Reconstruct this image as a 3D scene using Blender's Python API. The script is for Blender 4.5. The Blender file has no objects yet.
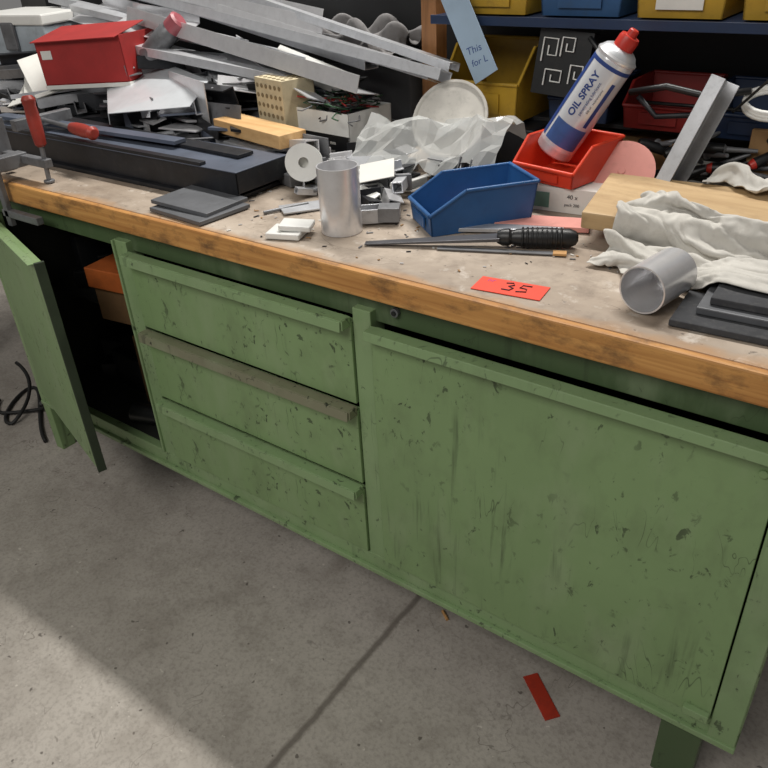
import bpy, bmesh, math, random
from mathutils import Matrix, Vector, Euler, noise
random.seed(7)
rad=math.radians
sc=bpy.context.scene
try: sc.view_settings.view_transform='Standard'
except: pass
FZ=-.12      # floor level
def lin(c):
    return tuple((((x/255)+.055)/1.055)**2.4 if x/255>.04045 else x/255/12.92 for x in c)+(1,)
# ---------------------------------------------------------------- materials
class NT:
    def __init__(s,name):
        s.m=bpy.data.materials.new(name); s.m.use_nodes=True; s.t=s.m.node_tree; s.n=s.t.nodes
        s.b=s.n['Principled BSDF']; s.tc=s.n.new('ShaderNodeTexCoord')
    def L(s,a,b): s.t.links.new(a,b)
    def mapping(s,sx,sy,sz,rot=(0,0,0),loc=(0,0,0)):
        m=s.n.new('ShaderNodeMapping'); m.inputs['Scale'].default_value=(sx,sy,sz); m.inputs['Rotation'].default_value=rot; m.inputs['Location'].default_value=loc
        s.L(s.tc.outputs['Object'],m.inputs['Vector']); return m.outputs[0]
    def noise(s,scale,detail=4,vec=None,rough=.55,dist=0):
        n=s.n.new('ShaderNodeTexNoise'); n.inputs['Scale'].default_value=scale; n.inputs['Detail'].default_value=detail
        n.inputs['Roughness'].default_value=rough; n.inputs['Distortion'].default_value=dist
        s.L(vec or s.tc.outputs['Object'],n.inputs['Vector']); return n.outputs['Fac']
    def ramp(s,f,a,b,v0=0,v1=1):
        r=s.n.new('ShaderNodeMapRange'); r.inputs['From Min'].default_value=a; r.inputs['From Max'].default_value=b
        r.inputs['To Min'].default_value=v0; r.inputs['To Max'].default_value=v1; r.clamp=True
        s.L(f,r.inputs['Value']); return r.outputs[0]
    def mul(s,a,b,op='MULTIPLY'):
        m=s.n.new('ShaderNodeMath'); m.operation=op
        for i,x in enumerate((a,b)):
            if isinstance(x,(int,float)): m.inputs[i].default_value=x
            else: s.L(x,m.inputs[i])
        return m.outputs[0]
    def axis(s,i):
        q=s.n.new('ShaderNodeSeparateXYZ'); s.L(s.tc.outputs['Object'],q.inputs[0]); return q.outputs[i]
    def line(s,f,w):
        return s.ramp(s.mul(s.mul(f,.5,'SUBTRACT'),0,'ABSOLUTE'),w*.4,w,1,0)
    def mix(s,f,a,b):
        m=s.n.new('ShaderNodeMix'); m.data_type='RGBA'
        if isinstance(f,(int,float)): m.inputs[0].default_value=f
        else: s.L(f,m.inputs[0])
        for i,x in ((6,a),(7,b)):
            if isinstance(x,tuple): m.inputs[i].default_value=x
            else: s.L(x,m.inputs[i])
        return m.outputs[2]
    def bump(s,f,st,dist=.002):
        b=s.n.new('ShaderNodeBump'); b.inputs['Strength'].default_value=st; b.inputs['Distance'].default_value=dist
        s.L(f,b.inputs['Height']); s.L(b.outputs[0],s.b.inputs['Normal'])
_mc={}
def pm(name,col,rough=.5,metal=0,var=.12,scale=12,dirt=.25,dirtcol=(45,42,38),bump=0,trans=0,alpha=1):
    if name in _mc: return _mc[name]
    t=NT(name); c=lin(col); d=tuple(x*(1-var*2) for x in c[:3])+(1,)
    n=t.noise(scale,5); base=t.mix(t.ramp(n,.35,.65),d,c)
    if dirt>0:
        f=t.mul(t.ramp(t.noise(scale*3.3,6,rough=.7),.52,.72),dirt)
        base=t.mix(f,base,lin(dirtcol))
    t.L(base,t.b.inputs['Base Color'])
    t.b.inputs['Roughness'].default_value=rough; t.b.inputs['Metallic'].default_value=metal
    if alpha<1: t.b.inputs['Alpha'].default_value=alpha
    if bump: t.bump(n,bump)
    _mc[name]=t.m; return t.m
def green(name,col,wear=1.0):
    t=NT(name); c=lin(col); d=tuple(x*.84 for x in c[:3])+(1,)
    base=t.mix(t.ramp(t.noise(2.5,4),.3,.7),d,c)
    base=t.mix(t.mul(t.ramp(t.noise(9,6,t.mapping(1.3,1.3,.8),rough=.65),.50,.74),.32*wear),base,lin((88,98,70)))
    base=t.mix(t.mul(t.ramp(t.noise(5,5,t.mapping(1.8,1.8,.8,loc=(4,4,4))),.52,.72),.35),base,lin((152,166,134)))
    area=t.ramp(t.noise(3.1,3),.40,.60)
    sp=t.mul(t.ramp(t.noise(42,6,t.mapping(1.2,1.2,.8),rough=.6,dist=.5),.61,.65),area)
    sp2=t.mul(t.ramp(t.noise(20,7,t.mapping(1.4,1.4,.8),rough=.72,dist=.8),.635,.675),.9)
    sc1=t.mul(t.mul(t.line(t.noise(4.2,3,t.mapping(3,3,.7,(0,rad(8),0)),dist=.5),.004),t.ramp(t.noise(7,2),.54,.62)),.7)
    drip=t.mul(t.ramp(t.noise(10,5,t.mapping(4.2,4.2,.30),rough=.6,dist=.3),.58,.70),t.ramp(t.noise(3.0,2,t.mapping(1,1,1,loc=(2,2,7))),.47,.57))
    f=t.mul(sp,sp2,'MAXIMUM'); f=t.mul(f,sc1,'MAXIMUM'); f=t.mul(f,t.mul(drip,.6),'MAXIMUM')
    f=t.mul(f,.8*wear)
    base=t.mix(f,base,lin((42,48,34)))
    t.L(base,t.b.inputs['Base Color'])
    t.L(t.ramp(f,0,1,.42,.75),t.b.inputs['Roughness'])
    t.bump(t.noise(40,3),.06,.001)
    return t.m
G=green('green_paint',(130,157,108)); GD=green('green_paint_shaded',(76,96,64),.8); GL=green('green_paint_rail',(134,160,114),.9)  # GD: same green darkened, shadow under the worktop put into the colour
GH=green('green_paint_worn',(126,126,102),1.2)
def concrete():
    t=NT('concrete')
    big=t.noise(1.7,6,rough=.6); med=t.noise(9,7,rough=.7); fine=t.noise(120,3)
    base=t.mix(t.ramp(big,.3,.7),lin((156,149,140)),lin((190,183,174)))
    base=t.mix(t.mul(t.ramp(med,.48,.72),.5),base,lin((124,116,107)))
    base=t.mix(t.mul(t.ramp(fine,.45,.75),.4),base,lin((105,98,91)))
    base=t.mix(t.mul(t.ramp(t.noise(38,2),.72,.75),.7),base,lin((66,58,52)))
    base=t.mix(t.mul(t.ramp(t.noise(55,2,t.mapping(1,1.3,1)),.73,.76),.5),base,lin((222,216,205)))
    base=t.mix(t.mul(t.mul(t.line(t.noise(2.2,5,dist=.6),.0022),t.ramp(t.noise(3,2),.5,.6)),.5),base,lin((84,76,68)))
    wob=t.mul(t.mul(t.noise(14,4),.5,'SUBTRACT'),.016)
    a=t.mul(t.mul(t.axis(0),wob,'ADD'),0,'ABSOLUTE')
    base=t.mix(t.ramp(a,.004,.012,.75,0),base,lin((96,88,80)))
    base=t.mix(t.mul(t.ramp(t.noise(3.3,4,dist=1),.58,.72),.4),base,lin((118,108,98)))
    t.L(base,t.b.inputs['Base Color']); t.b.inputs['Roughness'].default_value=.7
    t.bump(t.mul(med,t.mul(fine,.4),'ADD'),.35,.004)
    return t.m
def tabtop():
    t=NT('worktop_worn')
    base=t.mix(t.ramp(t.noise(5,6,t.mapping(.7,1.4,1)),.3,.7),lin((146,130,114)),lin((184,170,154)))
    base=t.mix(t.mul(t.ramp(t.noise(3.5,6,t.mapping(1,1,1,loc=(3,2,1)),rough=.65,dist=.7),.50,.66),.5),base,lin((114,100,88)))
    base=t.mix(t.mul(t.ramp(t.noise(16,6,rough=.7),.5,.72),.55),base,lin((104,90,78)))
    base=t.mix(t.mul(t.ramp(t.noise(26,6,t.mapping(1,1,1,loc=(7,2,1)),rough=.7),.58,.70),.55),base,lin((210,202,192)))
    base=t.mix(t.mul(t.ramp(t.noise(60,3),.66,.71),.6),base,lin((62,52,46)))
    sc_=t.mul(t.line(t.noise(5,2,t.mapping(.8,2.2,1,(0,0,rad(20))),dist=.6),.004),t.ramp(t.noise(5,2,t.mapping(1,1,1,loc=(1,9,1))),.52,.6))
    base=t.mix(t.mul(sc_,.6),base,lin((84,70,60)))
    e=t.ramp(t.mul(t.axis(1),t.mul(t.mul(t.noise(9,4),.5,'SUBTRACT'),.10),'ADD'),-.395,-.372,1,0)
    base=t.mix(t.mul(e,.6),base,lin((176,130,80)))
    t.L(base,t.b.inputs['Base Color']); t.b.inputs['Roughness'].default_value=.6; t.bump(t.noise(60,4),.1,.001)
    return t.m
def wood(name,c1,c2,sx=.6,sy=8,sz=14,dark=(80,52,30),dk=.5):
    t=NT(name)
    g=t.noise(6,6,t.mapping(sx,sy,sz),dist=.4)
    base=t.mix(t.ramp(g,.3,.7),lin(c1),lin(c2))
    base=t.mix(t.mul(t.ramp(t.noise(11,6,t.mapping(1,2,2),rough=.7),.5,.7),dk),base,lin(dark))
    t.L(base,t.b.inputs['Base Color']); t.b.inputs['Roughness'].default_value=.55
    return t.m
CONC=concrete(); TOP=tabtop()
EDGE=wood('wood_edge',(166,112,56),(212,158,90),.6,8,14,(78,54,34),.8)
PINE=wood('pine',(196,152,98),(222,184,130),.5,6,6,(150,105,60),.3)
BOARD=wood('plywood_board',(168,138,98),(196,168,126),.5,6,6,(120,90,60),.35)
POST=wood('post_wood',(120,80,45),(165,115,70),8,8,.6)
ALU=pm('aluminium',(214,216,220),.34,.5,.06,20,.15)
ALUB=pm('aluminium_brushed',(196,198,202),.42,.55,.08,30,.2)
SHINY=pm('aluminium_shiny',(232,232,234),.28,.6,.04,30,.08)
STEEL=pm('steel_grey',(130,131,134),.45,.4,.15,18,.35)
DARK=pm('black_steel',(40,42,47),.45,.3,.2,14,.2,(90,85,80))
BLUEG=pm('blue_grey_sheet',(104,112,128),.4,.3,.12,8,.3,(50,50,52))
BLACK=pm('black_plastic',(24,25,27),.4,0,.2,14,.15,(80,76,70))
WHITE=pm('white_plastic',(226,226,222),.4,0,.04,10,.08)
CANW=pm('can_white_lacquer',(222,224,228),.2,.3,.02,10,.04)
PAPER=pm('paper_white',(225,224,218),.7,0,.05,10,.1,(160,155,145))
CREAM=pm('cream_block',(205,192,160),.8,0,.08,30,.15)
RED=pm('red_plastic',(190,48,36),.4,0,.1,10,.12)
REDC=pm('red_card',(168,46,44),.6,0,.1,10,.15)
ORR=pm('orange_red_plastic',(218,66,38),.38,0,.08,10,.12)
TAG=pm('tag_red',(230,74,50),.6,0,.04,8,.05)
PINK=pm('pink_foam',(212,146,136),.8,0,.06,10,.15)
BLUE=pm('blue_plastic',(44,94,150),.38,0,.1,10,.15,(30,40,60))
BLUES=pm('blue_plastic_dusty',(42,84,128),.5,0,.12,10,.25,(60,60,60))
BLUED=pm('dark_blue_plastic',(28,48,80),.45,0,.1,10,.2)
YEL=pm('yellow_plastic',(186,148,44),.45,0,.12,8,.3)
LBLUE=pm('light_blue_card',(158,180,200),.6,0,.05,8,.05)
INKB=pm('blue_ink',(34,62,128),.5,0,.02,8,0)
INK=pm('dark_ink',(30,26,40),.6,0,.02,8,0)
CLOTH=pm('cloth_white',(198,195,188),.95,0,.08,10,.35,(140,132,122),.0)
RAG=pm('rag_grey',(128,126,126),.95,0,.15,14,.3)
FELT=pm('felt_grey',(66,67,70),.95,0,.15,30,.3,(110,108,104))
SLATE=pm('slate_plate',(102,104,108),.5,.2,.12,14,.3,(60,58,56))
CARD=pm('cardboard',(160,124,82),.8,0,.08,12,.15)
TAN=pm('tan_plastic',(196,150,96),.5,0,.08,12,.1)
HANDLE=pm('clamp_red_handle',(160,54,42),.45,0,.2,20,.35,(90,50,40))
RUB=pm('cable_rubber',(30,30,30),.6,0,.1,10,.2)
GREENS=pm('green_mesh',(52,92,62),.6,0,.2,30,.2)
WALL=pm('wall_plaster',(92,92,90),.85,0,.1,3,.2)
PANEL=pm('shelf_back_panel',(40,41,43),.7,.2,.15,4,.2)
INSIDE=pm('cabinet_inside_shade',(34,36,32),.8,0,.2,8,.3,(20,18,16))  # green interior coloured near-black, the shade inside is in the colour
t=NT('clear_film'); t.b.inputs['Base Color'].default_value=lin((222,224,222)); t.b.inputs['Roughness'].default_value=.2
t.b.inputs['Alpha'].default_value=.5; FILM=t.m
# ---------------------------------------------------------------- mesh builder
def Td(loc,rx=0,ry=0,rz=0):
    return Matrix.Translation(loc)@Euler((rad(rx),rad(ry),rad(rz)),'XYZ').to_matrix().to_4x4()
I4=Matrix.Identity(4)
class B:
    def __init__(s,name): s.name=name; s.bm=bmesh.new(); s.mats=[]
    def mi(s,m):
        if m not in s.mats: s.mats.append(m)
        return s.mats.index(m)
    def add(s,vs,fs,mat,M=I4,smooth=None):
        bv=[s.bm.verts.new(M@Vector(v)) for v in vs]; out=[]
        for k,f in enumerate(fs):
            try: F=s.bm.faces.new([bv[i] for i in f])
            except ValueError: continue
            F.material_index=s.mi(mat[k] if isinstance(mat,list) else mat)
            F.smooth=bool(smooth and smooth[k]); out.append(F)
        return bv,out
    def lift(s,n0,zmin):
        s.bm.verts.ensure_lookup_table(); vs=s.bm.verts[n0:]
        m=min(v.co.z for v in vs)
        if m<zmin:
            for v in vs: v.co.z+=zmin-m
    def box(s,c,sz,mat,M=I4):
        x,y,z=c; a,b,d=[q/2 for q in sz]
        vs=[(x-a,y-b,z-d),(x+a,y-b,z-d),(x+a,y+b,z-d),(x-a,y+b,z-d),(x-a,y-b,z+d),(x+a,y-b,z+d),(x+a,y+b,z+d),(x-a,y+b,z+d)]
        s.add(vs,[(0,3,2,1),(4,5,6,7),(0,1,5,4),(1,2,6,5),(2,3,7,6),(3,0,4,7)],mat,M)
    def bb(s,x0,x1,y0,y1,z0,z1,mat,M=I4): s.box(((x0+x1)/2,(y0+y1)/2,(z0+z1)/2),(x1-x0,y1-y0,z1-z0),mat,M)
    def lathe(s,prof,mat,M=I4,seg=32,cap0=True,cap1=True):
        vs=[];fs=[];ms=[];sm=[]
        for r,z in prof:
            for i in range(seg):
                a=2*math.pi*i/seg; vs.append((r*math.cos(a),r*math.sin(a),z))
        for k in range(len(prof)-1):
            for i in range(seg):
                j=(i+1)%seg; fs.append((k*seg+i,k*seg+j,(k+1)*seg+j,(k+1)*seg+i)); ms.append(mat[k] if isinstance(mat,list) else mat); sm.append(True)
        if cap0: fs.append(tuple(reversed(range(seg)))); ms.append(mat[0] if isinstance(mat,list) else mat); sm.append(False)
        n=(len(prof)-1)*seg
        if cap1: fs.append(tuple(range(n,n+seg))); ms.append(mat[-1] if isinstance(mat,list) else mat); sm.append(False)
        bv,F=s.add(vs,fs,ms,M,sm)
        for k in range(len(prof)):
            sharp=(k==0 or k==len(prof)-1)
            if not sharp:
                a=Vector((prof[k][0]-prof[k-1][0],prof[k][1]-prof[k-1][1])); b=Vector((prof[k+1][0]-prof[k][0],prof[k+1][1]-prof[k][1]))
                if a.length>1e-7 and b.length>1e-7 and a.angle(b)>rad(35): sharp=True
            if sharp:
                for i in range(seg):
                    e=s.bm.edges.get((bv[k*seg+i],bv[k*seg+(i+1)%seg]))
                    if e: e.smooth=False
    def cyl(s,p0,p1,r,mat,r1=None,seg=20,M=I4):
        p0=Vector(p0);p1=Vector(p1);d=p1-p0
        Q=M@Matrix.Translation(p0)@d.to_track_quat('Z','Y').to_matrix().to_4x4()
        s.lathe([(r,0),(r if r1 is None else r1,d.length)],mat,Q,seg)
    def tube(s,p0,p1,ro,ri,mat,seg=48,M=I4,closed=False):
        p0=Vector(p0);p1=Vector(p1);d=p1-p0;h=d.length
        Q=M@Matrix.Translation(p0)@d.to_track_quat('Z','Y').to_matrix().to_4x4()
        prof=[(ri,.004 if closed else 0),(ri,h),(ro,h),(ro,0),(ri,0)]
        s.lathe(prof,mat,Q,seg,cap0=closed,cap1=False)
    def prism(s,pts,L,mat,M=I4):
        n=len(pts); vs=[(-L/2,p[0],p[1]) for p in pts]+[(L/2,p[0],p[1]) for p in pts]
        fs=[tuple(reversed(range(n))),tuple(range(n,2*n))]+[(i,(i+1)%n,n+(i+1)%n,n+i) for i in range(n)]
        s.add(vs,fs,mat,M)
    def Lp(s,L,a,b,t,mat,M): s.prism([(0,0),(a,0),(a,t),(t,t),(t,b),(0,b)],L,mat,M)
    def Up(s,L,a,b,t,mat,M): s.prism([(0,0),(a,0),(a,b),(a-t,b),(a-t,t),(t,t),(t,b),(0,b)],L,mat,M)
    def sq(s,L,a,b,t,mat,M):
        o=[(-a/2,-b/2),(a/2,-b/2),(a/2,b/2),(-a/2,b/2)]; i_=[(-a/2+t,-b/2+t),(a/2-t,-b/2+t),(a/2-t,b/2-t),(-a/2+t,b/2-t)]
        vs=[]
        for x in (-L/2,L/2):
            vs+=[(x,p[0],p[1]) for p in o]+[(x,p[0],p[1]) for p in i_]
        fs=[]
        for i in range(4):
            j=(i+1)%4
            fs+=[(i,j,8+j,8+i),(4+j,4+i,12+i,12+j),(j,i,4+i,4+j),(8+i,8+j,12+j,12+i)]
        s.add(vs,fs,mat,M)
    def sweep(s,pts,r,mat,seg=8,M=I4):
        P=[Vector(p) for p in pts]; vs=[];fs=[];sm=[]
        up=Vector((0,0,1)); prev=None
        for k,p in enumerate(P):
            d=(P[min(k+1,len(P)-1)]-P[max(k-1,0)]).normalized()
            if prev is None:
                u=d.cross(up)
                if u.length<.05: u=d.cross(Vector((1,0,0)))
            else: u=prev-d*prev.dot(d)
            u.normalize(); prev=u; w=d.cross(u)
            for i in range(seg):
                a=2*math.pi*i/seg; vs.append(p+(u*math.cos(a)+w*math.sin(a))*r)
        for k in range(len(P)-1):
            for i in range(seg):
                j=(i+1)%seg; fs.append((k*seg+i,k*seg+j,(k+1)*seg+j,(k+1)*seg+i)); sm.append(True)
        fs.append(tuple(reversed(range(seg)))); sm.append(False)
        n=(len(P)-1)*seg; fs.append(tuple(range(n,n+seg))); sm.append(False)
        s.add(vs,fs,mat,M,sm)
    def grid(s,fn,nu,nv,mat,M=I4):
        vs=[fn(i/nu,j/nv) for j in range(nv+1) for i in range(nu+1)]
        fs=[(j*(nu+1)+i,j*(nu+1)+i+1,(j+1)*(nu+1)+i+1,(j+1)*(nu+1)+i) for j in range(nv) for i in range(nu)]
        s.add(vs,fs,mat,M,[True]*len(fs))
    def text(s,txt,size,mat,M,wrap=None,bold=0):
        c=bpy.data.curves.new('t','FONT'); c.body=txt; c.size=size; c.align_x='CENTER'; c.align_y='CENTER'; c.offset=bold
        o=bpy.data.objects.new('t',c); me=o.to_mesh()
        vs=[v.co.copy() for v in me.vertices]
        if wrap: vs=[Vector((-wrap*math.sin(v.y/wrap), -wrap*math.cos(v.y/wrap), v.x)) for v in vs]
        fs=[tuple(p.vertices) for p in me.polygons]
        s.add(vs,fs,mat,M); o.to_mesh_clear(); bpy.data.objects.remove(o)
    def done(s,bevel=0,parent=None,solid=0,sub=0,recalc=True,seg=2):
        if recalc: bmesh.ops.recalc_face_normals(s.bm,faces=s.bm.faces)
        vs=[v.co for v in s.bm.verts]
        c=Vector([(min(v[i] for v in vs)+max(v[i] for v in vs))/2 for i in range(3)]); c.z=min(v.z for v in vs)
        if s.name=='floor': c=Vector((0,0,0))
        bmesh.ops.translate(s.bm,verts=s.bm.verts,vec=-c)
        me=bpy.data.meshes.new(s.name); s.bm.to_mesh(me); s.bm.free()
        for m in s.mats: me.materials.append(m)
        o=bpy.data.objects.new(s.name,me); o.location=c; sc.collection.objects.link(o)
        if solid: md=o.modifiers.new('s','SOLIDIFY'); md.thickness=solid
        if sub: md=o.modifiers.new('u','SUBSURF'); md.levels=sub; md.render_levels=sub
        if bevel:
            md=o.modifiers.new('b','BEVEL'); md.width=bevel; md.segments=seg; md.limit_method='ANGLE'; md.angle_limit=rad(40)
        if parent: o.parent=parent
        return o
def empty(name):
    e=bpy.data.objects.new(name,None); e.empty_display_size=.1; sc.collection.objects.link(e); return e
# ---------------------------------------------------------------- room shell
b=B('floor'); b.bb(-5,4,-4,2.4,FZ-.1,FZ,CONC); b.done()
b=B('wall_back'); b.bb(-5,4,2.4,2.5,FZ,3.2,WALL); b.done()
# ---------------------------------------------------------------- workbench
WB=empty('workbench')
b=B('worktop'); b.bb(-2.3,.86,.008,.80,.801,.851,TOP); b.done(.002,WB)
b=B('worktop_edge'); b.bb(-2.3,.86,-.008,.008,.798,.8505,EDGE); b.done(.004,WB)
b=B('frame')
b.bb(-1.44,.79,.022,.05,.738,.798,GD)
b.bb(-1.44,.79,.004,.03,.078,.118,GL)
b.bb(-1.44,.79,-.006,.03,.064,.078,GL)
b.bb(-1.445,-1.405,.0,.05,FZ,.798,G)
b.bb(-.795,-.75,.004,.05,.118,.765,GL)
b.bb(-.80,-.793,-.003,.05,.118,.765,GL)
b.bb(-.05,-.006,.004,.05,.118,.765,GL)
b.bb(.739,.788,-.002,.05,.064,.765,GL)
b.bb(.785,.79,.004,.72,.07,.798,G)
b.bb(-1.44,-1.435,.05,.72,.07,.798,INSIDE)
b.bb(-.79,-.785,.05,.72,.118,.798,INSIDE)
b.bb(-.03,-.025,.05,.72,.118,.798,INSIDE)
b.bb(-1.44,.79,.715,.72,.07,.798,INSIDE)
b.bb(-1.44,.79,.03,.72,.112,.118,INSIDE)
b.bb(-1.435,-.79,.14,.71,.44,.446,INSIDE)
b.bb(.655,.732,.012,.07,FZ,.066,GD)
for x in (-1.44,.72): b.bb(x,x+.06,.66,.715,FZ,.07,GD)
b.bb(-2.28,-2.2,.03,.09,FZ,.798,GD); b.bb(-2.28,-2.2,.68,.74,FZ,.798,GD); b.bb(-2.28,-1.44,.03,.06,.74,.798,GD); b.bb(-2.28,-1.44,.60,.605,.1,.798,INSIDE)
b.done(.002,WB)
def drawer(n,z0,z1,hm):
    b=B('drawer_%d'%n)
    b.bb(-.742,-.052,-.002,.016,z0,z1-.010,G)
    b.prism([(.0,0),(-.029,0),(-.031,-.022),(-.028,-.022),(-.025,-.004),(.0,-.004)],.682,hm,Td((-.396,-.002,z1)))
    b.bb(-.737,-.055,-.029,.0,z1-.001,z1+.002,hm)
    b.bb(-.74,-.735,-.027,.0,z1-.02,z1+.001,hm); b.bb(-.057,-.052,-.027,.0,z1-.02,z1+.001,hm)
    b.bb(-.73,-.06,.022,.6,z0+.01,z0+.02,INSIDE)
    b.done(.0012,WB)
drawer(1,.543,.745,GL); drawer(2,.330,.534,GH); drawer(3,.122,.321,GL)
b=B('door_right')
b.bb(.0,.736,-.006,.014,.122,.732,G)
b.bb(.0,.736,-.030,-.002,.737,.741,GL); b.prism([(-.030,.741),(-.033,.722),(-.030,.722),(-.027,.738)],.736,GL,Td((.368,0,0)))
b.cyl((.715,-.010,.69),(.715,-.004,.69),.007,G); b.bb(.69,.735,-.02,-.006,.128,.145,GL)
b.done(.0015,WB)
b=B('door_hinge')
b.cyl((.752,-.012,.66),(.752,-.012,.72),.007,STEEL); b.bb(.737,.775,-.010,.0,.668,.71,STEEL); b.done(.001,WB)
b=B('drawer_lock'); b.cyl((.045,.022,.772),(.045,.012,.772),.009,STEEL); b.cyl((.045,.012,.772),(.045,.009,.772),.005,BLACK); b.done(.001,WB)
ang=math.atan2(-.155,.527)
M=Matrix.Translation((-1.402,-.002,0))@Matrix.Rotation(ang,4,'Z')
b=B('door_left')
b.bb(0,.55,-.009,.009,.122,.745,G,M)
b.bb(.548,.556,-.012,.012,.120,.748,pm('green_edge_dark',(48,60,42),.6),M); b.bb(0,.55,-.026,-.008,.743,.747,GL,M)
b.done(.0015,WB)
b=B('cabinet_contents')
b.bb(-.12,.08,-.12,.1,.105,.165,pm('orange_tray',(186,98,48),.5),Td((-.97,.20,.446),0,0,8))
b.bb(-.10,.08,-.1,.1,0,.10,pm('brown_box',(120,90,60),.8),Td((-.98,.19,.446),0,0,8))
b.bb(-.10,.10,-.08,.1,.0,.24,pm('brown_box',(120,90,60),.8),Td((-.95,.22,.118),0,0,-6))
for k in range(22):
    x=random.uniform(-1.35,-1.10); y=random.uniform(.2,.5); z=random.choice((.118,.118,.446)); h=random.uniform(.05,.22)
    b.box((0,0,h/2),(random.uniform(.06,.2),random.uniform(.06,.18),h),random.choice((BLACK,DARK,BLACK,DARK)),Td((x,y,z+.001),0,0,random.uniform(-40,40)))
b.cyl((-1.0,.06,.15),(-.88,.10,.15),.03,BLACK); b.done(.003,WB)
# ---------------------------------------------------------------- bins
def bin_(name,L,W,H,mat,M,lip=.45,t=.003,inset=.9,parent=None,label=None):
    b=B(name)
    def side(sgn):
        y0=sgn*W/2*inset; y1=sgn*W/2
        def P(x,z,off=0):
            k=z/H; return (x,(y0+(y1-y0)*k)-sgn*off,z)
        xs=[(L*.04,0),(L*.96,0),(L,H),(L*.34,H),(L*.02,H*lip)]
        o=[P(*q) for q in xs]; i_=[P(q[0],q[1],t) for q in xs]; n=len(xs)
        b.add(o+i_,[tuple(range(n)),tuple(reversed(range(n,2*n)))]+[(a,(a+1)%n,n+(a+1)%n,n+a) for a in range(n)],mat,M)
        for (p,q) in ((2,3),(3,4)): b.cyl(P(*xs[p]),P(*xs[q]),t*1.3,mat,seg=8,M=M)
    side(1); side(-1)
    w0=W*inset; w=lambda z:(w0+(W-w0)*z/H)
    def wall(x0,z0,x1,z1,off):
        vs=[(x0,-w(z0)/2,z0),(x0,w(z0)/2,z0),(x1,w(z1)/2,z1),(x1,-w(z1)/2,z1)]
        vs+=[(v[0]+off,v[1],v[2]) for v in vs]
        b.add(vs,[(0,1,2,3),(7,6,5,4),(0,4,5,1),(1,5,6,2),(2,6,7,3),(3,7,4,0)],mat,M)
    wall(L*.96,0,L,H,-t); wall(L*.04,0,L*.02,H*lip,t)
    b.box((L*.5,0,t/2),(L*.92,w0,t),mat,M)
    b.cyl((L,-W/2,H),(L,W/2,H),t*1.5,mat,seg=8,M=M); b.cyl((L*.02,-w(H*lip)/2,H*lip),(L*.02,w(H*lip)/2,H*lip),t*1.6,mat,seg=8,M=M)
    b.box((L*.02-.002,0,H*lip*.5),(.003,W*.5,H*lip*.5),label or mat,M)
    return b.done(0)
bin_('blue_storage_bin',.235,.14,.088,BLUE,Td((-.048,.235,.852),0,0,52),.5)
b=B('small_parts_carton'); M=Td((.155,.52,.852),0,0,6)
b.bb(-.085,.085,-.06,.08,0,.052,PAPER,M); b.bb(-.07,-.02,-.0615,-.06,.008,.040,pm('green_label',(110,150,135),.6),M); b.text('40 x',.013,INK,M@Td((.03,-.0612,.035),90,0,0)); b.text('pack 200',.009,INK,M@Td((.03,-.0612,.018),90,0,0)); b.done(.002)
bin_('red_storage_bin',.17,.165,.078,ORR,Td((.118,.460,.907),0,0,78),.4)
b=B('aerosol_can'); M=Td((.090,.575,.945),-6,30,0)
CR=.0430
b.lathe([(.037,0),(CR-.001,.004),(CR,.01),(CR,.02),(CR+.0002,.021),(CR+.0002,.060),(CR,.061),(CR,.222),(CR-.0008,.226),(CR+.0012,.228),(CR+.0012,.232),(CR-.003,.236),(.035,.243),(.027,.248),(.024,.249)],
        [ALU,ALU,ALU,CANW,CANW,CANW,CANW,CANW,SHINY,SHINY,SHINY,ALU,ALU,ALU],M,44)
b.lathe([(.0215,.246),(.0215,.268),(.0195,.274),(.011,.275),(.010,.286),(.008,.288)],RED,M,28)
R0=CR+.0006
def patch(z0,z1,a0,a1,mat):
    n=10; vs=[];fs=[]
    for i in range(n+1):
        a=rad(a0+(a1-a0)*i/n)
        for z in (z0,z1): vs.append((R0*math.sin(a),-R0*math.cos(a),z))
    for i in range(n): fs.append((2*i,2*i+2,2*i+3,2*i+1))
    b.add(vs,fs,mat,M,[True]*n)
patch(.03,.218,-90,-46,INKB); patch(.03,.08,-36,70,pm('label_blue',(70,104,168),.4)); patch(.210,.218,-46,90,INKB); patch(.088,.19,46,58,INKB)
b.text('OIL SPRAY',.021,INKB,M@Matrix.Rotation(rad(-6),4,'Z')@Matrix.Translation((0,0,.146)),wrap=R0+.0003,bold=.0006)
b.text('penetrating lubricant',.009,INKB,M@Matrix.Rotation(rad(16),4,'Z')@Matrix.Translation((0,0,.144)),wrap=R0+.0003)
b.text('500 ml   multi-purpose',.006,INK,M@Matrix.Rotation(rad(32),4,'Z')@Matrix.Translation((0,0,.144)),wrap=R0+.0003)
b.done(recalc=False)
# ---------------------------------------------------------------- tube, cup, roll
C0=(.494,.180,.892); C1=(.476,.080,.892)
b=B('aluminium_tube'); b.tube((-.180,.147,.852),(-.180,.147,.988),.043,.040,SHINY); b.done()
b=B('metal_cup'); b.tube(C0,C1,.039,.0365,SHINY,closed=True); CUP=b.done()
b=B('tape_roll'); d=Vector((.045,-.055,.02)); p=Vector((-.46,.36,.905)); b.tube(p,p+d*1.3,.043,.012,WHITE); b.cyl(p+d*.3,p+d*1.0,.0432,PAPER); b.done()
b=B('white_plastic_pad'); b.box((0,0,.007),(.075,.062,.013),WHITE,Td((-.262,.068,.852),0,0,20)); b.box((0,0,.006),(.068,.05,.012),WHITE,Td((-.248,.083,.8655),0,3,28)); b.done(.003)
b=B('slate_plate'); b.box((0,0,.006),(.185,.145,.009),SLATE,Td((-.555,.09,.852),0,0,-4)); b.done(.001)
b=B('slate_plate'); b.box((0,0,.006),(.185,.13,.009),SLATE,Td((-.57,.105,.8625),0,1.5,1)); b.done(.001)
b=B('red_paper_tag'); M=Td((.258,.064,.852),0,0,7)
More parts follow.
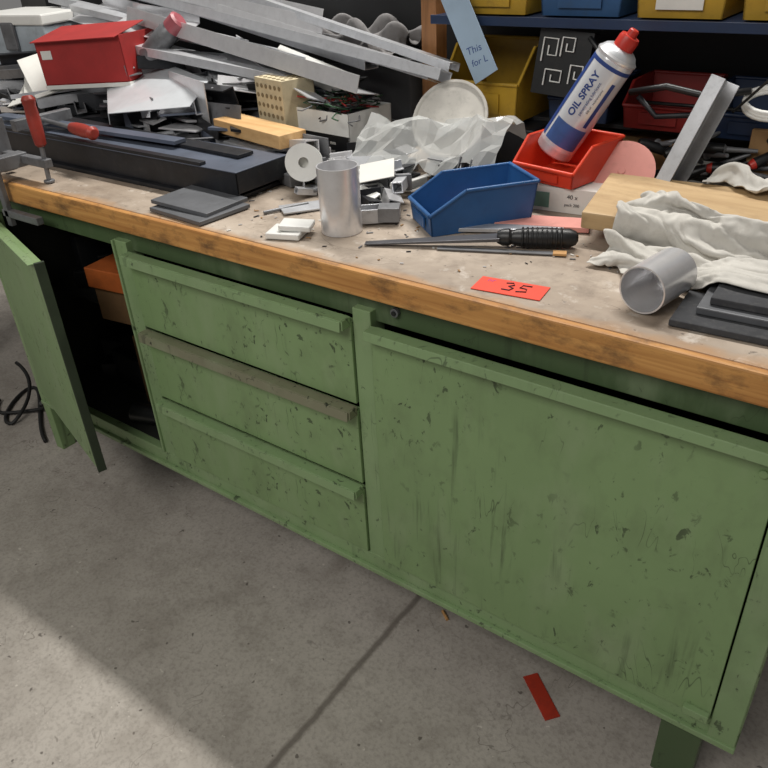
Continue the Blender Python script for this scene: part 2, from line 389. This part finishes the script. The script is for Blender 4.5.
b.bb(-.062,.062,-.028,.028,0,.0012,TAG,M)
b.sweep([(-.012,.014,.002),(.0,.018,.002),(.004,.010,.002),(-.004,.003,.002),(.006,-.002,.002),(.002,-.012,.002),(-.012,-.012,.002)],.0011,INK,6,M)
b.sweep([(.034,.016,.002),(.018,.015,.002),(.016,.004,.002),(.028,.003,.002),(.031,-.008,.002),(.014,-.013,.002)],.0011,INK,6,M)
b.text('nr',.016,pm('pink_ink',(190,60,150),.6),M@Td((-.04,.016,.0016))); b.done()
b=B('red_plastic_strip'); b.box((0,0,.0015),(.118,.036,.003),pm('red_strip',(176,56,36),.5,0,.1,10,.3),Td((.397,.036,FZ+.0005),0,0,-39)); b.done(.0005)
b=B('cigarette_butt'); b.cyl((.08,.12,FZ+.005),(.105,.102,FZ+.005),.004,TAN); b.done()
# ---------------------------------------------------------------- file, blade
b=B('file_tool')
p1=Vector((.155,.225,.872)); p2=Vector((.28,.288,.874)); d=(p2-p1)
M=Matrix.Translation(p1)@Matrix.Rotation(math.atan2(d.y,d.x),4,'Z')
b.add([(-.27,-.008,-.018),(-.005,-.016,-.004),(-.005,.016,-.004),(-.27,.008,-.018),(-.27,-.008,-.015),(-.005,-.016,.003),(-.005,.016,.003),(-.27,.008,-.015)],
      [(0,3,2,1),(4,5,6,7),(0,1,5,4),(1,2,6,5),(2,3,7,6),(3,0,4,7)],pm('dark_blade',(96,96,100),.4,.5),M)
Q=M@Matrix.Rotation(rad(90),4,'Y')
b.lathe([(.011,-.01),(.016,.0),(.017,.012),(.013,.018),(.016,.026),(.0185,.05),(.0195,.08),(.018,.11),(.0185,.125),(.013,.138),(.006,.142)],BLACK,Q,24)
for k in range(9):
    z=.036+k*.009; b.lathe([(.0185,z),(.0203,z+.0015),(.0203,z+.003),(.0185,z+.0045)],BLACK,Q,24,False,False)
b.done(.0008)
b=B('hacksaw_blade'); M=Td((.20,.215,.8535),0,0,22); b.bb(-.16,.08,-.007,.007,0,.002,STEEL,M); b.bb(.06,.085,-.009,.009,0,.004,TAN,M); b.done()
b=B('pink_foam_strip'); b.box((0,0,.006),(.235,.06,.01),PINK,Td((.15,.36,.853),0,0,18)); b.done(.001)
b=B('flat_aluminium_bar'); b.box((0,0,.006),(.22,.03,.008),ALUB,Td((.125,.305,.853),0,0,26)); b.done(.001)
# ---------------------------------------------------------------- wood board, felt, cloths
b=B('wooden_board'); b.box((0,0,.020),(.44,.20,.034),BOARD,Td((.478,.445,.884),6,1,7)); BRD=b.done(.003)
b=B('metal_offcut'); b.box((0,0,.009),(.30,.15,.022),STEEL,Td((.50,.48,.854),0,0,4)); b.done(.001)
b=B('felt_pad'); M=Td((.68,.13,.852),0,0,3); b.box((-.02,0,.006),(.27,.12,.011),FELT,M); b.box((.01,.045,.018),(.27,.14,.012),SLATE,M); b.box((.015,.055,.031),(.25,.13,.012),FELT,M); FLT=b.done(.002)
b=B('storage_crate'); b.bb(-.92,-.46,.82,.97,.852,1.07,pm('crate_dark',(58,58,60),.6)); b.bb(-.93,-.45,.812,.975,1.05,1.075,BLACK); CRT=b.done(.004)
b=B('tmp_table'); b.bb(-1.2,1.1,.0,.98,.80,.852,TOP); TBL=b.done()
b=B('tmp_cup'); b.cyl(C0,C1,.041,TOP,seg=24); CUPC=b.done()
cols=[BRD,FLT,CRT,TBL,CUPC]
for o in cols:
    o.modifiers.new('Collision','COLLISION')
    try: o.collision.thickness_outer=.003; o.collision.cloth_friction=80
    except Exception: pass
def simcloth(name,fn,nu,nv,mat):
    b=B(name); b.grid(fn,nu,nv,mat); o=b.done(recalc=False)
    md=o.modifiers.new('Cloth','CLOTH'); s=md.settings
    s.quality=5; s.mass=.2; s.tension_stiffness=12; s.compression_stiffness=12; s.shear_stiffness=4; s.bending_stiffness=.35; s.air_damping=2.0
    c=md.collision_settings; c.distance_min=.003; c.use_self_collision=True; c.self_distance_min=.003; c.self_friction=20; c.friction=80; c.collision_quality=2
    return o
def f1(u,v):
    w=.17+.07*u
    x=.315+u*.54+.008*math.sin(v*17+u*3); y=.400-v*w-.035*u+.012*math.sin(u*10)
    z=.968+.024*math.sin(v*2*math.pi*3.4+u*2.6+.6*math.sin(u*8))+.012*math.sin(u*15+v*5)
    if y<.32: z-=min(.05,(.32-y)*.45)
    if y<.25 and x>.42: z=max(z,.958+.018*math.sin(v*21+u*3))
    return (x,y,z)
def f2(u,v):
    x=.39+u*.40; y=.600-v*.11+.015*math.sin(u*9)
    z=.985+.024*math.sin(v*2*math.pi*2.6+u*5)+.014*math.sin(u*19+v*6)
    return (x,y,z)
def f3(u,v):
    x=-.88+u*.40; y=.96-v*.14
    z=1.14+.04*math.sin(v*2*math.pi*2.4+u*6)+.02*math.sin(u*19+v*6)
    return (x,y,z)
cl=[simcloth('white_cloth',f1,80,54,CLOTH),simcloth('crumpled_white_cloth',f2,54,34,CLOTH),simcloth('grey_rag',f3,44,28,RAG)]
for f in range(1,18): sc.frame_set(f)
dg=bpy.context.evaluated_depsgraph_get()
for o in cl:
    me=bpy.data.meshes.new_from_object(o.evaluated_get(dg))
    o.modifiers.clear(); o.data=me
    for p in me.polygons: p.use_smooth=True
    md=o.modifiers.new('s','SOLIDIFY'); md.thickness=.002
    md=o.modifiers.new('u','SUBSURF'); md.levels=1; md.render_levels=1
sc.frame_set(1)
for o in (BRD,FLT,CRT):
    for md in list(o.modifiers):
        if md.type=='COLLISION': o.modifiers.remove(md)
for o in (TBL,CUPC): bpy.data.objects.remove(o)
# ---------------------------------------------------------------- clamps
b=B('screw_clamp')
b.cyl((-1.095,.05,.853),(-1.095,.05,.86),.014,STEEL); b.cyl((-1.095,.05,.86),(-1.09,.052,.95),.006,STEEL)
b.lathe([(.008,0),(.014,.006),(.016,.03),(.017,.07),(.015,.10),(.018,.115),(.012,.125)],HANDLE,Td((-1.09,.052,.945),-3,-6,0),18)
b.bb(-1.30,-1.075,.040,.062,.893,.915,STEEL); b.bb(-1.30,-1.275,.03,.07,.86,1.0,STEEL)
b.bb(-1.215,-1.195,-.035,-.02,.74,.96,STEEL); b.bb(-1.225,-1.06,-.035,-.015,.765,.785,STEEL); b.bb(-1.225,-1.185,-.04,.06,.885,.92,STEEL)
b.done(.002)
b=B('screw_clamp')
b.lathe([(.008,0),(.014,.006),(.017,.03),(.018,.07),(.015,.10),(.018,.12),(.012,.13)],HANDLE,Td((-1.14,.18,.962),0,90,-8),18)
b.cyl((-1.14,.18,.962),(-1.32,.205,.962),.006,STEEL); b.bb(-1.34,-1.315,.12,.30,.945,.975,STEEL); b.done(.002)
# ---------------------------------------------------------------- black channels
b=B('black_steel_channel'); b.bb(-1.62,-.50,.165,.168,.862,.925,DARK); b.bb(-1.62,-.50,.165,.34,.922,.926,BLUEG); b.bb(-1.62,-.50,.337,.34,.862,.925,DARK); b.bb(-.503,-.50,.165,.34,.875,.925,DARK); b.bb(-1.6,-.52,.15,.35,.852,.862,DARK)
b.bb(-1.62,-.62,.165,.185,.926,.934,DARK)
b.done(.001)
b=B('black_flat_bar'); b.box((0,0,.004),(.95,.05,.008),DARK,Td((-1.05,.30,.928),0,0,-3)); b.done(.001)
b=B('blue_grey_flat_bar'); b.box((0,0,.004),(.8,.04,.01),BLUEG,Td((-1.2,.25,.938),0,0,2)); b.done(.001)
# ---------------------------------------------------------------- scrap pile
def mound(x,y):
    h=.10*max(0,min(1,(-x-.45)/.25))*max(0,min(1,(y-.27)/.14))
    return h+.13*max(0,min(1,(-x-.6)/.4))*max(0,min(1,(y-.45)/.2))
b=B('scrap_metal_pile')
for k in range(10):
    n0=len(b.bm.verts); b.box((0,0,0),(random.uniform(.2,.4),random.uniform(.15,.3),.07),random.choice((DARK,STEEL,BLACK,DARK)),Td((-1.9+k*.14,.62,.90),0,0,random.uniform(-15,15))); b.lift(n0,.8525)
for k in range(380):
    x=random.uniform(-2.0,-.45); y=random.uniform(.36,.80); h=mound(x,y)
    z=.86+h*random.uniform(.15,1.0); L=random.uniform(.08,.6)
    x=min(x,-.42-L/2)
    yaw=random.choice((random.gauss(0,14),random.gauss(-20,12),random.gauss(28,20)))
    y=max(y,.37+abs(math.sin(rad(yaw)))*L/2); y=min(y,.80-abs(math.sin(rad(yaw)))*L/2)
    M=Td((x,y,z),random.choice((0,90,0,180))+random.gauss(0,8),random.gauss(0,3),yaw)
    m=random.choice((DARK,DARK,DARK,BLUEG,STEEL,ALU,ALU,SHINY,SHINY,BLACK,BLUEG,STEEL)); q=random.random(); w=random.uniform(.018,.055)
    n0=len(b.bm.verts)
    if q<.3: b.box((0,0,0),(L,w,random.uniform(.003,.008)),m,M)
    elif q<.55: b.Lp(L,w,w*.7,.003,m,M)
    elif q<.75: b.Up(L,w,w*.7,.003,m,M)
    elif q<.9: b.sq(L,w,w*.7,.003,m,M)
    else: b.box((0,0,0),(L*.5,L*.35,.003),m,M)
    b.lift(n0,.8525)
b.done()
def between(p0,p1,roll=0):
    p0=Vector(p0);p1=Vector(p1);d=(p1-p0)
    Q=d.to_track_quat('X','Z').to_matrix().to_4x4(); return Matrix.Translation((p0+p1)/2)@Q@Matrix.Rotation(rad(roll),4,'X'),d.length
for (p0,p1,kind,w,roll) in (((-1.62,.77,1.255),(-.20,.62,1.085),'U',.05,160),((-1.7,.86,1.25),(-.26,.60,1.07),'L',.06,-20),((-1.40,.62,1.17),(-.40,.50,1.045),'L',.085,-12),((-1.6,.94,1.32),(-.22,.69,1.095),'U',.04,170),((-1.5,.56,1.12),(-.62,.55,1.05),'S',.04,0),((-1.9,.72,1.17),(-.80,.60,1.09),'L',.05,-10),((-1.6,.90,1.22),(-.5,.70,1.08),'S',.05,0),
      ((-2.0,.80,1.22),(-.95,.70,1.12),'U',.05,170),((-1.75,.68,1.20),(-.70,.66,1.08),'S',.035,10),((-1.9,.92,1.30),(-.8,.86,1.16),'L',.06,-15),((-1.45,.70,1.19),(-.45,.56,1.05),'U',.03,165),((-1.8,.80,1.27),(-.7,.74,1.14),'L',.08,-14)):
    b=B('aluminium_profile'); M,L=between(p0,p1,roll)
    m=SHINY if w>.055 else ALU
    if kind=='U': b.Up(L,w,w*.5,.0025,m,M)
    elif kind=='L': b.Lp(L,w,w*.5,.0025,m,M)
    else: b.sq(L,w,w*.6,.002,m,M)
    b.done(.0004)
b=B('folded_aluminium_sheet')
SH_=pm('bright_sheet',(222,226,230),.3,.35,.05,10,.08)
M=Td((-1.12,.44,1.0),6,2,-16); b.add([(-.26,-.03,0),(.02,-.14,-.01),(.22,.02,.0),(.14,.13,.03),(-.14,.14,.035)],[(0,1,2,3,4)],SH_,M); b.add([(-.26,-.03,0),(.02,-.14,-.01),(.02,-.145,-.04),(-.26,-.035,-.02)],[(0,1,2,3)],SH_,M); b.done(solid=.002)
for (x,y,z,rx,ry,rz,w,h) in ((-.92,.62,1.075,18,6,-25,.24,.10),(-1.32,.66,1.15,12,8,15,.26,.16),(-.80,.52,1.02,-6,8,30,.18,.06),(-1.62,.70,1.17,16,4,-12,.30,.14)):
    b=B('sheet_metal_offcut'); M=Td((x,y,z),rx,ry,rz)
    b.add([(-w/2,-h/2,0),(w/2,-h/2,0),(w/2*.9,h/2,.0),(-w/2,h/2,0)],[(0,1,2,3)],SHINY,M); b.add([(-w/2,h/2,0),(w/2*.9,h/2,0),(w/2*.9,h/2+.004,.03),(-w/2,h/2+.004,.03)],[(0,1,2,3)],SHINY,M); b.done(solid=.002)
b=B('aluminium_strip'); M,L=between((-.95,.68,1.09),(-.52,.50,1.02),-20); b.box((0,0,0),(L,.07,.003),ALU,M); b.done()
b=B('white_sheet_offcut'); M,L=between((-.85,.66,1.10),(-.50,.62,1.03),40); b.box((0,0,0),(L*.8,.07,.003),WHITE,M); b.done()
b=B('wooden_block'); b.box((0,0,.016),(.29,.085,.034),PINE,Td((-.66,.41,.936),0,1,-10)); b.done(.002)
b=B('steel_bar_offcut')
b.box((0,0,.016),(.28,.06,.03),STEEL,Td((-.60,.38,.853),0,0,-16)); b.box((0,0,.01),(.22,.06,.03),ALUB,Td((-.70,.40,.895),0,0,-12)); b.box((0,0,.01),(.15,.05,.02),STEEL,Td((-.46,.38,.885),0,0,18)); b.done(.002)
b=B('perforated_cream_block'); M=Td((-.665,.530,.935),0,0,-14)
HO=pm('cream_hole',(140,125,96),.9)
b.bb(-.065,.065,-.05,.05,0,.13,CREAM,M)
for i in range(6):
    for j in range(5): b.cyl((-.053+i*.021,-.0505,.015+j*.024),(-.053+i*.021,-.0515,.015+j*.024),.006,HO,seg=10,M=M)
    for j in range(4): b.cyl((-.053+i*.021,-.036+j*.024,.13),(-.053+i*.021,-.036+j*.024,.1312),.006,HO,seg=10,M=M)
b.done(.003)
b=B('red_carton'); M=Td((-1.42,.53,1.015),0,-3,16)
b.bb(-.17,.15,-.10,-.097,0,.13,REDC,M); b.bb(-.17,.15,.097,.10,0,.13,REDC,M); b.bb(-.17,-.167,-.10,.10,0,.13,REDC,M); b.bb(.147,.15,-.10,.10,0,.13,REDC,M); b.bb(-.17,.15,-.1,.1,0,.004,REDC,M)
b.box((0,.06,0),(.316,.16,.003),REDC,M@Td((-.01,-.10,.13),10,0,0)); b.bb(-.16,.14,-.09,.09,.08,.118,DARK,M); b.bb(-.172,.152,-.102,.102,-.012,.0,PAPER,M)
b.bb(-.155,-.115,-.1015,-.10,.075,.10,PAPER,M); b.done(.001)
b=B('plastic_organiser_case'); M=Td((-1.98,.66,.852),0,0,12)
b.bb(-.16,.16,-.12,.12,0,.30,pm('pale_blue_plastic',(176,186,194),.45),M); b.bb(-.17,.17,-.13,.13,.30,.335,WHITE,M); b.bb(-.03,.03,-.135,-.12,.22,.31,STEEL,M); b.done(.006)
b=B('paper_sheets')
for k in range(4): b.box((0,0,0),(.19,.26,.002),PAPER,Td((-1.70+.02*k,.48,1.0+k*.012),20,-12,20+k*14))
b.done()
b=B('spray_can_pink_cap'); M=Td((-1.25,.56,1.08),0,52,18); b.lathe([(.03,0),(.032,.005),(.032,.11),(.026,.125),(.024,.13)],STEEL,M,24); b.lathe([(.028,.128),(.028,.165),(.02,.17)],pm('pink_cap',(170,90,98),.4),M,24); b.done()
# ---------------------------------------------------------------- carton w. netting
b=B('fastener_carton'); M=Td((-.51,.575,.852),0,0,-6)
b.bb(-.10,.10,-.08,-.077,0,.09,BLACK,M); b.bb(-.10,.10,-.081,-.077,.09,.145,WHITE,M); b.bb(-.10,-.097,-.08,.08,0,.145,WHITE,M); b.bb(.097,.10,-.08,.08,0,.145,WHITE,M); b.bb(-.10,.10,.077,.08,0,.145,WHITE,M)
b.bb(-.097,.097,-.077,.077,0,.125,DARK,M)
b.text('8 x 60 mm',.014,PAPER,M@Td((.02,-.0812,.07),90,0,0)); b.text('steel zinc plated',.008,PAPER,M@Td((.02,-.0812,.05),90,0,0))
for k in range(60):
    P=[Vector((random.uniform(-.09,.09),random.uniform(-.06,.07),.13+random.uniform(0,.04)))]
    for q in range(5): P.append(P[-1]+Vector((random.uniform(-.03,.03),random.uniform(-.03,.03),random.uniform(-.01,.01))))
    b.sweep(P,.002,random.choice((GREENS,BLACK,GREENS,STEEL,REDC)),5,M)
b.done()
# ---------------------------------------------------------------- blister film
def film(u,v):
    x=-.36+u*.36; y=.40+v*.17+.07*u; z=.895+.085*math.sin(v*math.pi*.9)+.03*u
    q=Vector((u*4,v*4,1)); z+=.04*noise.noise(q)+.025*noise.noise(q*2.7); x+=.03*noise.noise(q+Vector((5,5,5)))
    return (x,y,z)
b=B('crumpled_plastic_film'); b.grid(film,18,12,FILM)
for f in b.bm.faces: f.smooth=False
b.done(recalc=False)
b=B('white_plastic_lid'); M=Td((-.175,.57,.99),55,14,0); b.lathe([(.084,0),(.094,.004),(.094,.010),(.088,.010),(.084,.006)],pm('milky_plastic',(208,204,196),.35),M,40); b.done()
# ---------------------------------------------------------------- small offcuts
b=B('metal_offcuts')
for k in range(70):
    x=random.uniform(-.42,-.04); y=random.uniform(.27,.50)
    if x>-.16 and y<.44: x-=.15
    L=random.uniform(.03,.09); w=random.uniform(.015,.035); z=.856+random.uniform(0,.05)*(1 if y>.33 else .2)
    M=Td((x,y,z+.006),random.choice((0,90))+random.gauss(0,10),random.gauss(0,8),random.uniform(0,180)); m=random.choice((STEEL,ALU,SHINY,DARK,WHITE,ALUB,STEEL))
    n0=len(b.bm.verts); q=random.randint(0,3)
    if q==0: b.Up(L,w,w,.003,m,M)
    elif q==1: b.Lp(L,w,w,.003,m,M)
    elif q==2: b.sq(L,w,w,.003,m,M)
    else: b.box((0,0,0),(L,w*1.4,.006),m,M)
    b.lift(n0,.8525)
b.box((0,0,.02),(.045,.04,.03),STEEL,Td((-.12,.235,.853),0,0,30)); b.Up(.045,.04,.03,.004,ALUB,Td((-.14,.20,.856),0,0,40))
b.done(.0006)
b=B('metal_shavings')
for k in range(170):
    x=random.gauss(-.15,.30); y=random.gauss(.22,.09)
    if not(.02<y<.36 and -.7<x<.45): continue
    if (x+.18)**2+(y-.147)**2<.05**2: continue
    r=random.uniform(.001,.004); b.box((0,0,0),(r*random.uniform(1,4),r,.0012),random.choice((STEEL,DARK,WHITE,SHINY,CARD)),Td((x,y,.8526),0,0,random.uniform(0,180)))
b.done()
b=B('white_card_offcut'); b.box((0,0,0),(.08,.06,.002),PAPER,Td((-.22,.33,.925),25,-10,30)); b.done()
b=B('aluminium_plate_offcut'); b.box((0,0,0),(.12,.06,.003),ALUB,Td((-.34,.22,.856),0,1,55)); b.done()
b=B('steel_pin'); b.cyl((-.35,.235,.858),(-.40,.14,.856),.004,STEEL); b.done()
# ---------------------------------------------------------------- shelving behind
SH=empty('storage_rack')
b=B('rack_frame')
b.bb(-.37,-.325,.745,.795,.852,1.75,POST); b.bb(.9,.95,.76,.81,.852,1.75,POST)
b.bb(-.31,1.0,.70,.98,1.186,1.198,BLUED); b.bb(-.31,1.0,.695,.702,1.180,1.200,BLUED)
b.bb(-.31,1.0,.98,1.0,.852,1.75,PANEL); b.bb(-.31,1.0,.80,.98,.952,.962,PANEL)
b.done(.001,SH)
b=B('rack_back_panel'); b.bb(-2.4,-.31,.98,1.0,FZ,1.45,PANEL); b.done(0,SH)
def rbin(name,x0,x1,z,H,mat,y=.71,L=.24,lab=False):
    bin_(name,L,(x1-x0),H,mat,Matrix.Translation(((x0+x1)/2,y,z))@Matrix.Rotation(rad(90),4,'Z'),.55,label=PAPER if lab else None)
rbin('yellow_storage_bin',-.255,-.055,1.202,.12,YEL); rbin('blue_storage_bin',-.035,.165,1.202,.12,BLUES); rbin('yellow_storage_bin',.185,.375,1.202,.12,YEL,lab=True); rbin('yellow_storage_bin',.395,.585,1.202,.12,YEL)
rbin('blue_storage_bin',.605,.80,1.202,.12,BLUES)
b=B('stacked_cartons'); b.bb(-.27,-.02,.70,.90,.852,.952,DARK); b.bb(-.0,.3,.80,.95,.852,.93,CARD); b.done(.003)
rbin('yellow_storage_bin',-.275,-.06,.962,.165,YEL,.69,.22,False)
rbin('red_storage_bin',.17,.34,.968,.09,pm('dark_red_plastic',(142,38,34),.45),.75,.2,False); rbin('blue_storage_bin',.36,.56,.968,.09,BLUED,.74,.2,False); rbin('blue_storage_bin',-.02,.14,.968,.09,BLUED,.76,.18,False)
b=B('cardboard_box'); M=Td((.56,.76,.852),0,0,6); b.bb(-.10,.12,-.04,.04,0,.10,CARD,M); b.bb(-.10,.12,-.042,-.03,.09,.15,CARD,M); b.done(.003)
b=B('light_blue_card'); M=Td((-.175,.665,1.15),80,0,0)@Matrix.Rotation(rad(33),4,'Z'); b.box((0,.02,0),(.065,.22,.002),LBLUE,M); b.text('This',.024,INKB,M@Td((-.002,-.02,.0014),0,0,-10)); b.text('for L',.022,INKB,M@Td((0,-.05,.0014),0,0,-10)); b.done()
b=B('black_rubber_profiles'); M=Td((.035,.70,1.035),-8,4,0)
b.bb(-.07,.06,.0,.03,0,.14,BLACK,M)
for (x,z,w,h) in ((-.055,.07,.035,.05),(-.01,.085,.03,.04),(-.04,.02,.04,.035),(.02,.03,.03,.04)):
    b.sweep([(x,-.004,z),(x,-.004,z+h),(x+w,-.004,z+h),(x+w,-.004,z+.3*h),(x+w*.4,-.004,z+.3*h),(x+w*.4,-.004,z+.7*h)],.0022,WHITE,6,M)
b.sweep([(.05,0,.13),(.09,-.01,.10),(.10,0,.05),(.085,.0,.02)],.006,BLACK,8,M)
b.done(.003)
b=B('pink_sanding_disc'); M=Td((.256,.560,.925),50,0,10); b.lathe([(.001,.0),(.068,.0),(.068,.004),(.008,.004),(.007,.006)],PINK,M,36); b.done()
b=B('bent_metal_channel'); M,L=between((.345,.595,.89),(.41,.655,1.10)); b.Up(L,.085,.03,.003,ALUB,M@Matrix.Rotation(rad(128),4,'X')); b.done(.001)
b=B('wire_basket')
b.sweep([(.22,.655,1.065),(.30,.64,1.085),(.38,.65,1.07),(.46,.655,1.085)],.007,BLACK,8); b.sweep([(.22,.74,1.03),(.46,.74,1.03)],.004,BLACK,8); b.sweep([(.24,.65,1.06),(.28,.66,1.02),(.36,.66,1.03),(.40,.65,1.07)],.006,DARK,8)
b.sweep([(.44,.62,1.05),(.50,.62,1.12),(.60,.62,1.24)],.003,BLACK,6); b.done()
b=B('white_cable_coil')
P=[]
for k in range(90):
    a=k/90*math.pi*2*4; P.append((.50+.05*math.cos(a),.66+.02*math.sin(a),1.065+.022*math.sin(a)+.006*math.sin(a*.3)))
b.sweep(P,.005,WHITE,6); b.done()
b=B('assorted_hand_tools')
for k in range(22):
    x=random.uniform(.18,.62); y=random.uniform(.68,.71); z=.87+random.uniform(0,.10); a=random.uniform(-50,50)
    M=Td((x,y,z),random.uniform(-10,20),random.uniform(-25,25),a); L=random.uniform(.08,.18)
    b.lathe([(.008,-L/2),(.012,-L/2+.01),(.011,0),(.006,.005),(.004,L/2)],[random.choice((BLACK,RED,BLACK,BLACK)),BLACK,STEEL,STEEL],M@Td((0,0,0),0,90,0),12)
b.done()
b=B('power_cable')
P=[]
for k in range(60):
    a=k/59; P.append((-1.95+.32*math.sin(a*7)*.5+.35*a,.08+.10*math.cos(a*9),FZ+.008+.30*max(0,.3-a)))
b.sweep(P,.007,RUB,8)
P=[(-1.9+.30*a,.05-.05*math.sin(a*6),FZ+.012+.5*max(0,a-.6)**2) for a in [k/30 for k in range(31)]]; b.sweep(P,.007,RUB,8); b.done()
# ---------------------------------------------------------------- lights
def area(name,loc,target,sx,sy,power,col=(1,1,1)):
    l=bpy.data.lights.new(name,'AREA'); l.shape='RECTANGLE'; l.size=sx; l.size_y=sy; l.energy=power; l.color=col
    o=bpy.data.objects.new(name,l); o.location=loc; d=Vector(target)-Vector(loc); o.rotation_euler=d.to_track_quat('-Z','Y').to_euler(); sc.collection.objects.link(o)
area('tube_light',(-.5,1.25,3.34),(-.5,1.15,0),2.6,.10,112,(1,.97,.92))
area('fill_light',(-.2,-2.5,3.1),(-.2,0,.5),2.4,1.2,55,(1,.97,.92))  # added soft fill from behind the camera to brighten the bench front
w=bpy.data.worlds.new('w'); sc.world=w; w.use_nodes=True; w.node_tree.nodes['Background'].inputs[0].default_value=(1,.97,.94,1); w.node_tree.nodes['Background'].inputs[1].default_value=.18
# ---------------------------------------------------------------- camera
cd=bpy.data.cameras.new('camera'); cam=bpy.data.objects.new('camera',cd); sc.collection.objects.link(cam); sc.camera=cam
cd.sensor_width=36; cd.lens=36*750/768; cd.clip_start=.02
R=[[0.8082,0.2768,-0.5198],[0.5871,-0.4478,0.6744],[-0.0461,-0.8502,-0.5244]]
m3=Matrix([[r[0],-r[1],-r[2]] for r in R]); cam.matrix_world=Matrix.Translation((.799,-1.008,1.399))@m3.to_4x4()
